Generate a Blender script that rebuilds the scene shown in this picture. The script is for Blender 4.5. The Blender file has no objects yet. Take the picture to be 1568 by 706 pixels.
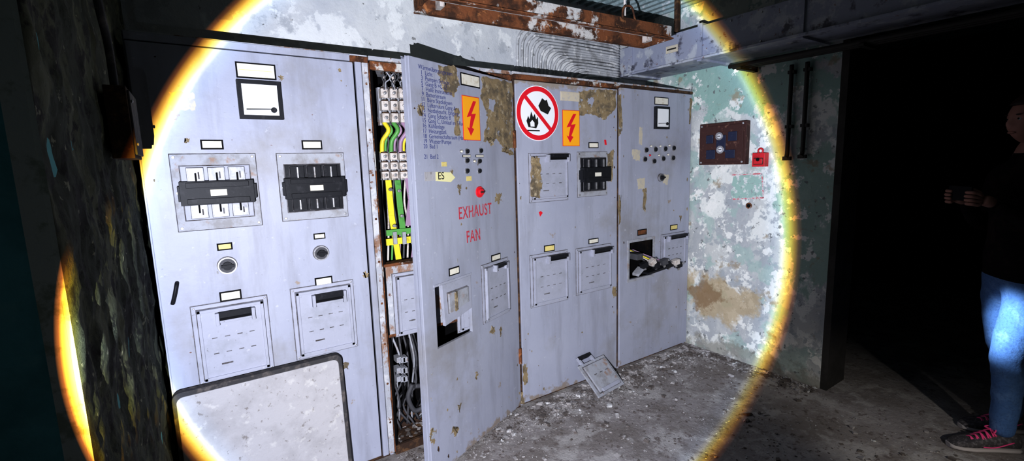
import bpy, bmesh, math, random
from mathutils import Vector, Matrix, noise
random.seed(4)
sc = bpy.context.scene
try:
    sc.view_settings.view_transform = 'Standard'
    sc.view_settings.look = 'None'
    sc.view_settings.gamma = .76
except Exception as e:
    print(e)

# ------------------------------------------------------------------ camera model
F = 708.0
CZ = Vector((-.5540, -.8208, .1401)).normalized()
CX = Vector((.8263, -.5627, -.0289)); CX = (CX - CZ * CX.dot(CZ)).normalized()
CY = CZ.cross(CX)
CAM = Vector((0, 0, 1.55))
UP = Vector((0, 0, 1))
def ray(u, v): return CX * (u - 784) - CY * (v - 353) - CZ * F

# ------------------------------------------------------------------ materials
def mat(name, base, layers=(), rough=.6, metal=0.0, bump=0.0, bscale=40, spec=.4):
    m = bpy.data.materials.new(name); m.use_nodes = True
    nt = m.node_tree; N = nt.nodes; L = nt.links
    b = N['Principled BSDF']
    b.inputs['Roughness'].default_value = rough
    b.inputs['Metallic'].default_value = metal
    b.inputs['Specular IOR Level'].default_value = spec
    tc = N.new('ShaderNodeTexCoord')
    rgb = N.new('ShaderNodeRGB'); rgb.outputs[0].default_value = (*base, 1)
    cur = rgb.outputs[0]
    for i, ly in enumerate(layers):
        col, scale, lo, hi = ly[:4]
        amt = ly[4] if len(ly) > 4 else 1.0
        stretch = ly[5] if len(ly) > 5 else (1, 1, 1)
        region = ly[6] if len(ly) > 6 else None   # (center, radii)
        mp = N.new('ShaderNodeMapping'); mp.inputs['Scale'].default_value = stretch
        mp.inputs['Location'].default_value = (i * 3.7, i * 1.3, i * 5.1)
        L.new(tc.outputs['Object'], mp.inputs['Vector'])
        nz = N.new('ShaderNodeTexNoise'); nz.inputs['Scale'].default_value = scale
        nz.inputs['Detail'].default_value = 7; nz.inputs['Roughness'].default_value = .65
        L.new(mp.outputs[0], nz.inputs['Vector'])
        src = nz.outputs['Fac']
        if region:
            c, r = region
            m2 = N.new('ShaderNodeMapping'); m2.vector_type = 'TEXTURE'
            m2.inputs['Location'].default_value = c; m2.inputs['Scale'].default_value = r
            L.new(tc.outputs['Object'], m2.inputs['Vector'])
            ln = N.new('ShaderNodeVectorMath'); ln.operation = 'LENGTH'
            L.new(m2.outputs[0], ln.inputs[0])
            r2 = N.new('ShaderNodeMapRange'); r2.inputs[1].default_value = .3; r2.inputs[2].default_value = 1.1
            r2.inputs[3].default_value = .12; r2.inputs[4].default_value = -.35
            L.new(ln.outputs['Value'], r2.inputs[0])
            ad = N.new('ShaderNodeMath'); ad.operation = 'ADD'
            L.new(src, ad.inputs[0]); L.new(r2.outputs[0], ad.inputs[1]); src = ad.outputs[0]
        mr = N.new('ShaderNodeMapRange'); mr.inputs[1].default_value = lo; mr.inputs[2].default_value = hi
        mr.inputs[3].default_value = 0; mr.inputs[4].default_value = amt
        L.new(src, mr.inputs[0])
        mx = N.new('ShaderNodeMix'); mx.data_type = 'RGBA'
        L.new(mr.outputs[0], mx.inputs[0]); L.new(cur, mx.inputs[6])
        mx.inputs[7].default_value = (*col, 1)
        cur = mx.outputs[2]
    L.new(cur, b.inputs['Base Color'])
    if bump > 0:
        nz = N.new('ShaderNodeTexNoise'); nz.inputs['Scale'].default_value = bscale
        nz.inputs['Detail'].default_value = 8; nz.inputs['Roughness'].default_value = .65
        L.new(tc.outputs['Object'], nz.inputs['Vector'])
        bp = N.new('ShaderNodeBump'); bp.inputs['Strength'].default_value = bump
        bp.inputs['Distance'].default_value = .01
        L.new(nz.outputs['Fac'], bp.inputs['Height']); L.new(bp.outputs[0], b.inputs['Normal'])
    return m

RUST = (.18, .075, .035)
LAV = (.39, .405, .485)
M = {}
M['paint'] = mat('blue_grey_paint', LAV, [
    ((.44, .455, .53), 2.2, .4, .65, .7), ((.29, .295, .34), 3.5, .50, .70, .6, (3, 3, .40)), ((.28, .265, .25), 1.8, .54, .70, .55),
    ((.24, .24, .27), 55, .66, .70, .5), ((.54, .55, .60), 30, .64, .69, .55), ((.34, .26, .18), 9, .675, .71, .75), (RUST, 24, .71, .74, .85),
    ((.30, .24, .18), 14, .52, .62, .8, (1, 1, 1), ((1.9, 2.1, 0.0), (1.9, .6, .16))),
    ((.33, .27, .19), 9, .54, .62, .7, (1, 1, 1), ((2.0, 2.2, 2.08), (1.6, .6, .18)))], rough=.5, bump=.10, bscale=22)
M['paint_rusty'] = mat('peeling_grey_paint', (.43, .44, .48), [
    ((.60, .60, .62), 9, .5, .58, .8), ((.30, .17, .10), 14, .54, .60, .85, (1, 1, .6)), (RUST, 30, .6, .65, .9)], rough=.7, bump=.4)
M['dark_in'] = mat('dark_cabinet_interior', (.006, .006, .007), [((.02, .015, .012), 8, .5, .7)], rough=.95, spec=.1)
M['rust'] = mat('rusty_steel', (.22, .09, .04), [((.07, .035, .022), 9, .45, .58), ((.48, .22, .09), 26, .58, .68, .8), ((.62, .62, .60), 6, .57, .61, .9)], rough=.9, bump=.5)
M['rustd'] = mat('dark_rust', (.06, .035, .025), [((.18, .10, .05), 20, .5, .65)], rough=.9, bump=.5)
M['gap'] = mat('dirty_seam', (.20, .195, .21), [((.09, .08, .08), 20, .45, .6)], rough=.9)
M['frame'] = mat('dark_grey_gasket', (.06, .058, .062), [((.16, .14, .13), 20, .5, .65)], rough=.8, bump=.2)
M['tan'] = mat('exposed_primer', (.32, .25, .15), [((.17, .14, .10), 16, .46, .6), ((.47, .40, .29), 30, .56, .64), ((.38, .40, .45), 14, .62, .65)], rough=.85, bump=.5, bscale=30)
M['black'] = mat('black_bakelite', (.018, .019, .024), [((.07, .07, .08), 25, .55, .75, .6)], rough=.5, bump=.05, spec=.25)
M['blackm'] = mat('matte_black', (.008, .008, .01), rough=.8, spec=.2)
M['white'] = mat('white_plastic', (.66, .67, .69), [((.45, .45, .45), 12, .5, .7, .6)], rough=.5)
M['carrier'] = mat('clear_grey_plastic', (.44, .45, .50), [((.20, .20, .23), 22, .42, .62, .8)], rough=.35)
M['cream'] = mat('aged_label', (.78, .75, .66), [((.45, .36, .2), 30, .52, .7, .6)], rough=.6)
M['tape'] = mat('aged_tape', (.58, .53, .43), [((.42, .42, .45), 30, .5, .65, .7)], rough=.7)
M['yellowlab'] = mat('yellow_label', (.75, .64, .28), [((.4, .3, .1), 30, .5, .7, .5)], rough=.6)
M['cover'] = mat('grey_plastic_cover', (.41, .42, .49), [((.32, .33, .37), 10, .48, .7, .7), ((.56, .56, .60), 40, .64, .70, .6), ((.18, .17, .18), 50, .66, .71, .7), ((.33, .22, .14), 16, .67, .71, .7)], rough=.55, bump=.1)
M['bezel'] = mat('worn_bezel', (.40, .41, .45), [((.26, .25, .25), 16, .48, .64, .7), ((.33, .20, .13), 12, .58, .66, .7)], rough=.6, bump=.2)
M['steel'] = mat('steel_screw', (.45, .45, .47), [((.2, .18, .16), 30, .5, .7)], rough=.4, metal=.6)
M['cer'] = mat('white_ceramic', (.64, .60, .57), [((.33, .26, .21), 40, .48, .64, .75)], rough=.5)
M['cabY'] = mat('yellow_cable', (.78, .66, .06), [((.3, .24, .05), 20, .56, .72, .6)], rough=.45)
M['cabG'] = mat('green_cable', (.13, .36, .10), [((.05, .15, .05), 20, .56, .72, .6)], rough=.45)
M['cabP'] = mat('mauve_cable', (.38, .26, .37), [((.2, .12, .2), 20, .6, .75, .5)], rough=.45)
M['cabK'] = mat('grey_cable', (.09, .09, .10), [((.24, .24, .25), 30, .6, .7, .5)], rough=.6)
M['conduit'] = mat('painted_cable', (.46, .47, .49), [((.28, .28, .29), 14, .48, .6, .8), ((.70, .70, .70), 20, .56, .6, .7)], rough=.8)
M['orange'] = mat('orange_sign', (.95, .47, .03), [((.8, .36, .03), 10, .5, .8, .4)], rough=.4)
M['redsign'] = mat('sign_red', (.72, .025, .045), rough=.4)
M['reds'] = mat('stencil_red', (.55, .06, .09), [(LAV, 60, .54, .62, .8)], rough=.6)
M['signwhite'] = mat('sign_white', (.85, .86, .88), rough=.4)
M['ink'] = mat('blue_ink', (.03, .045, .20), rough=.6)
M['blkink'] = mat('black_ink', (.02, .02, .02), rough=.6)
M['wallb'] = mat('flaking_white_wall', (.60, .61, .62), [
    ((.47, .49, .53), 2.5, .42, .6, .8), ((.37, .39, .42), 8, .58, .64, .6), ((.74, .75, .75), 5, .53, .57, .75),
    ((.17, .17, .17), 20, .655, .68, .85), ((.34, .26, .17), 4, .64, .69, .6), ((.20, .20, .19), 7, .66, .68, .8)], rough=.85, bump=.6, bscale=18)
M['wallr'] = mat('flaking_white_teal_wall', (.57, .58, .56), [
    ((.40, .42, .44), 3.0, .44, .56, .75, (1, 1, .7)), ((.74, .75, .71), 4.5, .51, .54, .9), ((.38, .41, .43), 9, .55, .58, .75), ((.38, .50, .46), 4, .53, .57, .65),
    ((.30, .45, .40), 7, .45, .50, .9, (1, 1, 1), ((3.33, 1.85, 2.15), (2, 1.1, .50))),
    ((.32, .45, .39), 7, .46, .51, .85, (1, 1, .6), ((3.33, 1.40, 1.2), (2, .38, 1.0))),
    ((.78, .78, .74), 8, .57, .59, .9), ((.18, .19, .19), 18, .62, .645, .85), ((.34, .27, .18), 5, .61, .66, .7),
    ((.46, .36, .21), 5, .46, .56, .75, (1, 1, 1), ((3.33, 2.05, .45), (2, .6, .40))),
    ((.27, .18, .10), 7, .47, .56, .8, (1, 1, 1), ((3.33, 2.16, .46), (2, .30, .22))),
    ((.27, .26, .22), 8, .46, .58, .7, (1, 1, 1), ((3.33, 1.8, .0), (2, 1.2, .22)))], rough=.85, bump=.8, bscale=14)
M['teal'] = mat('teal_plaster', (.15, .52, .55), [((.07, .28, .30), 4, .45, .65), ((.20, .56, .56), 14, .6, .68, .6)], rough=.8, bump=.5, bscale=12)
M['pale'] = mat('pale_beam_strip', (.72, .74, .66), [((.35, .40, .28), 14, .52, .6, .8)], rough=.8, bump=.5, bscale=20)  # stands in for the overexposed beam edge on the teal wall
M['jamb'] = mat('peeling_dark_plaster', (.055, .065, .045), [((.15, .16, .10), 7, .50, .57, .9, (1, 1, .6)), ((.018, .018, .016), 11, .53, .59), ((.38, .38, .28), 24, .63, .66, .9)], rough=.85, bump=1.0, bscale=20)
M['floor'] = mat('dusty_concrete', (.35, .325, .32), [((.22, .195, .18), 3, .42, .6, .8), ((.49, .47, .46), 6, .50, .60, .75), ((.16, .13, .12), 22, .58, .64, .8), ((.58, .57, .57), 60, .62, .66, .8)], rough=.95, bump=.8, bscale=30)
M['ceil'] = mat('ceiling_plaster', (.36, .45, .46), [((.2, .27, .28), 6, .5, .6), ((.6, .62, .62), 14, .58, .62)], rough=.9, bump=.5)
M['dark'] = mat('dark_plaster_and_shade', (.05, .045, .042), [((.03, .028, .025), 5, .45, .6)], rough=.9, bump=.4)
M['duct'] = mat('painted_duct', (.32, .34, .42), [((.45, .47, .51), 6, .52, .58), ((.10, .10, .13), 9, .56, .64), (RUST, 24, .64, .69)], rough=.5, bump=.2)
M['pipe'] = mat('black_pipe', (.02, .018, .016), rough=.6)
M['panel'] = mat('pale_cover_panel', (.45, .44, .455), [((.35, .34, .35), 5, .48, .65, .8), ((.23, .21, .20), 40, .60, .66, .8), ((.58, .57, .56), 16, .58, .66, .6)], rough=.85, bump=.25)
M['reddk'] = mat('dark_maroon_metal', (.07, .03, .027), [((.22, .12, .09), 25, .58, .66, .8)], rough=.6, bump=.3)
M['bluedk'] = mat('dark_blue_insert', (.025, .032, .07), [((.09, .12, .18), 40, .58, .68, .8)], rough=.5)
M['redbox'] = mat('red_box', (.60, .03, .045), [((.3, .02, .02), 12, .5, .7)], rough=.4)
M['chip'] = mat('plaster_rubble', (.40, .38, .375), [((.15, .13, .12), 9, .47, .53), ((.62, .62, .62), 17, .59, .61)], rough=.95)
M['jeans'] = mat('blue_jeans', (.09, .19, .40), [((.19, .32, .54), 14, .5, .68, .6), ((.05, .10, .22), 90, .5, .6, .4)], rough=.9, bump=.4, bscale=60)
M['jacket'] = mat('dark_jacket', (.010, .008, .009), [((.02, .014, .014), 10, .5, .6)], rough=.95, bump=.3, spec=.1)
M['skin'] = mat('skin', (.36, .18, .14), rough=.6)
M['hair'] = mat('dark_hair', (.02, .01, .008), [((.05, .02, .015), 60, .5, .6, 1, (1, 1, .1))], rough=.6, bump=.5, bscale=80)
M['shoe'] = mat('dark_shoe_fabric', (.07, .065, .07), [((.16, .15, .16), 60, .5, .6)], rough=.7, bump=.2)
M['sole'] = mat('shoe_sole', (.45, .42, .42), rough=.7)
M['pink'] = mat('pink_laces', (.85, .10, .30), rough=.6)

# ------------------------------------------------------------------ geometry helpers
class Face:
    def __init__(s, O, ex):
        s.O = Vector(O); s.ex = Vector(ex).normalized(); s.n = s.ex.cross(UP)
    def px(s, u, v):
        d = ray(u, v); t = (s.O - CAM).dot(s.n) / d.dot(s.n); p = CAM + d * t
        return (p - s.O).dot(s.ex), p.z
    def P(s, a, d, z):
        p = s.O + s.ex * a + s.n * d; return Vector((p.x, p.y, z))
    def rect(s, u0, v0, u1, v1):
        um, vm = (u0 + u1) / 2, (v0 + v1) / 2
        return s.px(u0, vm)[0], s.px(u1, vm)[0], s.px(um, v1)[1], s.px(um, v0)[1]

class G:
    def __init__(s): s.bm = bmesh.new(); s.mats = []
    def mi(s, m):
        m = M[m] if isinstance(m, str) else m
        if m not in s.mats: s.mats.append(m)
        return s.mats.index(m)
    def face(s, vs, m, smooth=False):
        try:
            f = s.bm.faces.new(vs); f.material_index = s.mi(m); f.smooth = smooth; return f
        except ValueError: return None
    def hexa(s, c, m):
        v = [s.bm.verts.new(p) for p in c]
        for q in ((0, 3, 2, 1), (4, 5, 6, 7), (0, 1, 5, 4), (1, 2, 6, 5), (2, 3, 7, 6), (3, 0, 4, 7)):
            s.face([v[i] for i in q], m)
    def box(s, x0, x1, y0, y1, z0, z1, m):
        s.hexa([Vector(p) for p in ((x0, y0, z0), (x1, y0, z0), (x1, y1, z0), (x0, y1, z0), (x0, y0, z1), (x1, y0, z1), (x1, y1, z1), (x0, y1, z1))], m)
    def fbox(s, f, a0, a1, d0, d1, z0, z1, m):
        s.hexa([f.P(a0, d1, z0), f.P(a1, d1, z0), f.P(a1, d0, z0), f.P(a0, d0, z0), f.P(a0, d1, z1), f.P(a1, d1, z1), f.P(a1, d0, z1), f.P(a0, d0, z1)], m)
    def fr(s, f, r, d0, d1, m, inset=0):
        a0, a1, z0, z1 = f.rect(*r); s.fbox(f, a0 + inset, a1 - inset, d0, d1, z0 + inset, z1 - inset, m)
        return a0, a1, z0, z1
    def obox(s, c, rx, ry, rz, m):   # oriented box: centre + three half vectors
        c = Vector(c); rx, ry, rz = Vector(rx), Vector(ry), Vector(rz)
        s.hexa([c - rx - ry - rz, c + rx - ry - rz, c + rx + ry - rz, c - rx + ry - rz, c - rx - ry + rz, c + rx - ry + rz, c + rx + ry + rz, c - rx + ry + rz], m)
    def cyl(s, p0, p1, r, m, seg=20, r2=None):
        p0, p1 = Vector(p0), Vector(p1); r2 = r if r2 is None else r2
        ax = (p1 - p0).normalized(); a = ax.orthogonal().normalized(); b = ax.cross(a)
        A = [s.bm.verts.new(p0 + (a * math.cos(t) + b * math.sin(t)) * r) for t in [2 * math.pi * i / seg for i in range(seg)]]
        B = [s.bm.verts.new(p1 + (a * math.cos(t) + b * math.sin(t)) * r2) for t in [2 * math.pi * i / seg for i in range(seg)]]
        for i in range(seg): s.face([A[i], A[(i + 1) % seg], B[(i + 1) % seg], B[i]], m, True)
        s.face(A[::-1], m); s.face(B, m)
    def ring(s, f, a, z, d0, d1, r0, r1, m, seg=40):
        V = []
        for i in range(seg):
            t = 2 * math.pi * i / seg; c, sn = math.cos(t), math.sin(t)
            V.append([s.bm.verts.new(f.P(a + c * r, d, z + sn * r)) for r, d in ((r0, d0), (r1, d0), (r1, d1), (r0, d1))])
        for i in range(seg):
            A, B = V[i], V[(i + 1) % seg]
            for k in range(4): s.face([A[k], B[k], B[(k + 1) % 4], A[(k + 1) % 4]], m)
    def tube(s, pts, r, m, seg=8, sub=5):
        pts = [Vector(p) for p in pts]
        if len(pts) > 2 and sub > 1:
            q = []; E = [pts[0] * 2 - pts[1]] + pts + [pts[-1] * 2 - pts[-2]]
            for i in range(1, len(E) - 2):
                for k in range(sub):
                    t = k / sub; a, b, c, d = E[i - 1:i + 3]
                    q.append(.5 * ((2 * b) + (c - a) * t + (2 * a - 5 * b + 4 * c - d) * t * t + (3 * b - a - 3 * c + d) * t ** 3))
            q.append(pts[-1]); pts = q
        prev = None; n = (pts[1] - pts[0]).normalized().orthogonal().normalized()
        for i, p in enumerate(pts):
            tg = (pts[min(i + 1, len(pts) - 1)] - pts[max(i - 1, 0)]).normalized()
            n = (n - tg * n.dot(tg)).normalized(); b = tg.cross(n)
            R = [s.bm.verts.new(p + (n * math.cos(2 * math.pi * k / seg) + b * math.sin(2 * math.pi * k / seg)) * r) for k in range(seg)]
            if prev:
                for k in range(seg): s.face([prev[k], prev[(k + 1) % seg], R[(k + 1) % seg], R[k]], m, True)
            else: s.face(R[::-1], m)
            prev = R
        s.face(prev, m)
    def poly(s, f, pts, d0, d1, m):
        A = [s.bm.verts.new(f.P(a, d1, z)) for a, z in pts]; B = [s.bm.verts.new(f.P(a, d0, z)) for a, z in pts]
        n = len(pts); s.face(A, m); s.face(B[::-1], m)
        for i in range(n): s.face([A[i], B[i], B[(i + 1) % n], A[(i + 1) % n]], m)
    def panel(s, f, a0, a1, z0, z1, d0, d1, holes, m):
        A = sorted(set([a0, a1] + [h[0] for h in holes] + [h[1] for h in holes]))
        Z = sorted(set([z0, z1] + [h[2] for h in holes] + [h[3] for h in holes]))
        def solid(i, j):
            if i < 0 or j < 0 or i >= len(A) - 1 or j >= len(Z) - 1: return False
            a, z = (A[i] + A[i + 1]) / 2, (Z[j] + Z[j + 1]) / 2
            return not any(h[0] < a < h[1] and h[2] < z < h[3] for h in holes)
        for i in range(len(A) - 1):
            for j in range(len(Z) - 1):
                if not solid(i, j): continue
                x0, x1, y0, y1 = A[i], A[i + 1], Z[j], Z[j + 1]
                def q(*c): s.face([s.bm.verts.new(f.P(*p)) for p in c], m)
                q((x0, d1, y0), (x1, d1, y0), (x1, d1, y1), (x0, d1, y1))
                q((x0, d0, y0), (x0, d0, y1), (x1, d0, y1), (x1, d0, y0))
                if not solid(i - 1, j): q((x0, d0, y0), (x0, d1, y0), (x0, d1, y1), (x0, d0, y1))
                if not solid(i + 1, j): q((x1, d1, y0), (x1, d0, y0), (x1, d0, y1), (x1, d1, y1))
                if not solid(i, j - 1): q((x0, d0, y0), (x1, d0, y0), (x1, d1, y0), (x0, d1, y0))
                if not solid(i, j + 1): q((x0, d1, y1), (x1, d1, y1), (x1, d0, y1), (x0, d0, y1))
    def sphere(s, c, r, m, scale=(1, 1, 1), axes=None, seg=16):
        res = bmesh.ops.create_uvsphere(s.bm, u_segments=seg, v_segments=seg // 2 + 2, radius=r)
        ax = axes or (Vector((1, 0, 0)), Vector((0, 1, 0)), Vector((0, 0, 1)))
        fs = set()
        for v in res['verts']:
            co = v.co.copy(); v.co = Vector(c) + ax[0] * co.x * scale[0] + ax[1] * co.y * scale[1] + ax[2] * co.z * scale[2]
            fs.update(v.link_faces)
        for q in fs: q.material_index = s.mi(m); q.smooth = True
    def finish(s, name, parent=None, bevel=0.0, merge=False):
        if merge: bmesh.ops.remove_doubles(s.bm, verts=s.bm.verts[:], dist=1e-5)
        bmesh.ops.recalc_face_normals(s.bm, faces=s.bm.faces[:])
        me = bpy.data.meshes.new(name); s.bm.to_mesh(me); s.bm.free()
        for m in s.mats: me.materials.append(m)
        o = bpy.data.objects.new(name, me); sc.collection.objects.link(o)
        if bevel > 0:
            b = o.modifiers.new('bev', 'BEVEL'); b.width = bevel; b.segments = 2; b.limit_method = 'ANGLE'; b.angle_limit = math.radians(50)
        if parent: attach(o, parent)
        return o

def attach(o, parent):
    o.parent = parent; o.matrix_parent_inverse = Matrix.Translation(-parent.location)
def root(name, loc):
    e = bpy.data.objects.new(name, None); e.empty_display_size = .1; e.location = loc
    sc.collection.objects.link(e); return e
def text(name, f, body, u, v, size, m, parent, d=.001, align='LEFT', sx=1.0, space=1.0, ls=1.0, off=0.0):
    c = bpy.data.curves.new(name, 'FONT'); c.body = body; c.size = size; c.extrude = .0002
    c.align_x = align; c.space_line = ls; c.space_character = space; c.offset = off
    c.materials.append(M[m]); o = bpy.data.objects.new(name, c); sc.collection.objects.link(o)
    a, z = f.px(u, v); p = f.P(a, d, z)
    mw = Matrix(((f.ex.x * sx, 0, f.n.x, p.x), (f.ex.y * sx, 0, f.n.y, p.y), (0, 1, 0, p.z), (0, 0, 0, 1)))
    if parent: attach(o, parent)
    o.matrix_basis = mw
    return o
def jag(f, pts, amp, n=7):
    P = [f.px(*p) for p in pts]; out = []
    for i in range(len(P)):
        a, b = P[i], P[(i + 1) % len(P)]
        for k in range(n):
            t = k / n; j = amp if k else amp * .3
            out.append((a[0] + (b[0] - a[0]) * t + random.uniform(-j, j), a[1] + (b[1] - a[1]) * t + random.uniform(-j, j)))
    return out
def chips(g, f, a0, a1, z0, z1, n, avoid=()):
    # small irregular flakes of missing paint, mostly clustered along the edges of a door leaf
    for _ in range(n):
        a, z = random.uniform(a0, a1), random.uniform(z0, z1)
        if random.random() < .6:
            if random.random() < .6: a = random.choice((a0 + abs(random.gauss(0, .02)), a1 - abs(random.gauss(0, .02))))
            else: z = random.choice((z0 + abs(random.gauss(0, .04)), z1 - abs(random.gauss(0, .04))))
        if any(h[0] - .01 < a < h[1] + .01 and h[2] - .01 < z < h[3] + .01 for h in avoid): continue
        r = random.choice((.002, .002, .003, .004, .006, .008)); st = random.uniform(.6, 2.4); k = 9
        pts = [(a + r * random.uniform(.5, 1.2) * math.cos(2 * math.pi * i / k), z + r * st * random.uniform(.5, 1.2) * math.sin(2 * math.pi * i / k)) for i in range(k)]
        g.poly(f, pts, 0, .0007, random.choice(('tan', 'tan', 'bezel', 'rustd')))

# parts on faces
def label(g, f, r, m='cream', frame='blackm', d=0):
    a0, a1, z0, z1 = g.fr(f, r, d, d + .003, frame)
    i = min(.006, (z1 - z0) * .18)
    g.fbox(f, a0 + i, a1 - i, d + .003, d + .0045, z0 + i, z1 - i, m)
def cover(g, f, r, handle=None, m='cover', d=0, slots=True):
    a0, a1, z0, z1 = f.rect(*r)
    g.fbox(f, a0 - .003, a1 + .003, d, d + .0025, z0 - .003, z1 + .003, 'gap')
    g.fbox(f, a0, a1, d + .001, d + .006, z0, z1, m)
    w = a1 - a0; h = z1 - z0; i = .018
    g.fbox(f, a0 + i - .003, a1 - i + .003, d + .005, d + .008, z0 + i - .003, z1 - i + .003, 'gap')
    g.fbox(f, a0 + i, a1 - i, d + .006, d + .020, z0 + i, z1 - i, m)
    i2 = i + .012
    for (b0, b1, y0, y1) in ((a0 + i, a1 - i, z0 + i, z0 + i2), (a0 + i, a1 - i, z1 - i2, z1 - i), (a0 + i, a0 + i2, z0 + i, z1 - i), (a1 - i2, a1 - i, z0 + i, z1 - i)):
        g.fbox(f, b0, b1, d + .02, d + .026, y0, y1, m)
    for sx in (a0 + .009, a1 - .009):
        for sz in (z0 + .009, z1 - .009):
            g.cyl(f.P(sx, d + .005, sz), f.P(sx, d + .009, sz), .004, 'steel', 10)
    if slots:
        for c in range(4):
            for rr_ in range(2):
                cx = a0 + w * (.25 + .165 * c); cz = z0 + h * (.38 + .2 * rr_)
                g.fbox(f, cx - w * .035, cx + w * .035, d + .019, d + .0212, cz - .003, cz + .001, 'gap')
        g.fbox(f, a0 + w * .3, a0 + w * .45, d + .019, d + .0215, z0 + h * .22, z0 + h * .24, 'gap')
    if handle:
        h0, h1, y0, y1 = f.rect(*handle)
        g.fbox(f, h0, h1, d + .018, d + .030, y0, y1, 'blackm')
        g.fbox(f, h0 + .004, h1 - .004, d + .028, d + .050, y1 - (y1 - y0) * .45, y1 + .002, 'black')
        g.fbox(f, h0 + .004, h1 - .004, d + .024, d + .034, y0, y0 + (y1 - y0) * .22, 'cover')
        g.fbox(f, h0 - .010, h0 + .004, d + .02, d + .046, y0 - .006, y1, 'cover'); g.fbox(f, h1 - .004, h1 + .010, d + .02, d + .046, y0 - .006, y1, 'cover')
def fuse_switch(g, f, plate, body, full=False, d=0):
    a0, a1, z0, z1 = f.rect(*plate)
    g.fbox(f, a0 - .003, a1 + .003, d, d + .0025, z0 - .003, z1 + .003, 'gap'); g.fbox(f, a0, a1, d + .001, d + .007, z0, z1, 'bezel')
    for sx in (a0 + .012, a1 - .012):
        for sz in (z0 + .012, z1 - .012, (z0 + z1) / 2):
            g.cyl(f.P(sx, d + .005, sz), f.P(sx, d + .011, sz), .006, 'steel', 10)
    b0, b1, y0, y1 = f.rect(*body); w = b1 - b0; h = y1 - y0
    g.fbox(f, b0 - .004, b1 + .004, d + .006, d + .009, y0 - .004, y1 + .004, 'gap')
    g.fbox(f, b0, b1, d + .004, d + .014, y0, y1, 'black' if full else 'cover')
    for c in range(3):
        cx = b0 + w * (.2 + .3 * c)
        for (q0, q1) in ((.70, .97), (.03, .28)):
            g.fbox(f, cx - w * .125, cx + w * .125, d + .012, d + .016, y0 + h * (q0 - .01), y0 + h * (q1 + .01), 'gap')
            g.fbox(f, cx - w * .12, cx + w * .12, d + .012, d + .030, y0 + h * q0, y0 + h * q1, 'black' if full else 'carrier')
            if full:
                g.fbox(f, cx - w * .014, cx + w * .014, d + .03, d + .042, y0 + h * (q0 + .02), y0 + h * (q1 - .02), 'steel')
            else:
                top = q0 > .5
                g.fbox(f, cx - w * .012, cx + w * .012, d + .03, d + .042, y0 + h * (q0 + (.0 if top else .10)), y0 + h * (q1 - (.10 if top else .0)), 'blackm')
                g.fbox(f, cx - w * .11, cx - w * .10, d + .03, d + .034, y0 + h * q0, y0 + h * q1, 'white'); g.fbox(f, cx + w * .10, cx + w * .11, d + .03, d + .034, y0 + h * q0, y0 + h * q1, 'white')
                g.fbox(f, cx + w * .035, cx + w * .055, d + .03, d + .034, y0 + h * (q0 + .06), y0 + h * (q1 - .08), 'gap')
    g.fbox(f, b0 - w * .04, b1 + w * .03, d + .012, d + .052, y0 + h * .28, y0 + h * .72, 'black')
    g.fbox(f, b0 + w * .05, b1 - w * .05, d + .05, d + .062, y0 + h * .60, y0 + h * .70, 'black')
    g.fbox(f, b0 + w * .05, b1 - w * .05, d + .05, d + .062, y0 + h * .30, y0 + h * .40, 'black')
    g.fbox(f, b0 + w * .38, b0 + w * .62, d + .052, d + .057, y0 + h * .44, y0 + h * .56, 'cream')
    for q in (-.07, .99):
        g.fbox(f, b0 + w * q, b0 + w * (q + .08), d + .008, d + .045, y0 + h * .36, y0 + h * .64, 'black')
def knob(g, f, u, v, r, d=0, col='black'):
    a, z = f.px(u, v)
    g.cyl(f.P(a, d, z), f.P(a, d + .006, z), r * 1.05, 'gap', 28); g.cyl(f.P(a, d + .006, z), f.P(a, d + .016, z), r * .85, 'cabK' if col == 'black' else col, 28)
    g.ring(f, a, z, d + .006, d + .018, r * .85, r, 'steel', 28)
    g.cyl(f.P(a, d + .016, z), f.P(a, d + .03, z), r * .5, col, 20)
    g.fbox(f, a - r * .65, a + r * .65, d + .02, d + .036, z - r * .16, z + r * .16, col)
def button(g, f, u, v, r, col, d=0):
    a, z = f.px(u, v)
    g.cyl(f.P(a, d, z), f.P(a, d + .005, z), r, 'steel', 16); g.cyl(f.P(a, d + .005, z), f.P(a, d + .013, z), r * .7, col, 16)
def meter(g, f, r, d=0):
    a0, a1, z0, z1 = g.fr(f, r, d, d + .022, 'black'); w = a1 - a0; h = z1 - z0
    g.fbox(f, a0 + w * .1, a1 - w * .1, d + .022, d + .0235, z0 + h * .1, z1 - h * .1, 'signwhite')
    g.poly(f, [(a0 + w * .16, z0 + h * .23), (a0 + w * .82, z0 + h * .26), (a0 + w * .82, z0 + h * .28), (a0 + w * .16, z0 + h * .26)], d + .0236, d + .0245, 'blkink')
    g.cyl(f.P(a0 + w * .78, d + .0236, z0 + h * .24), f.P(a0 + w * .78, d + .03, z0 + h * .24), w * .07, 'black', 16)

FY = 2.304
FC = Face((0, FY, 0), (1, 0, 0))
PHI = math.radians(23)
H = Vector((1.59, FY, 0))
FD = Face(H, (math.cos(PHI), math.sin(PHI), 0))
FWR = Face((3.33, 0, 0), (0, -1, 0))
FJ = Face((-.185, 0, 0), (0, 1, 0))
TOP = 2.075

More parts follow.
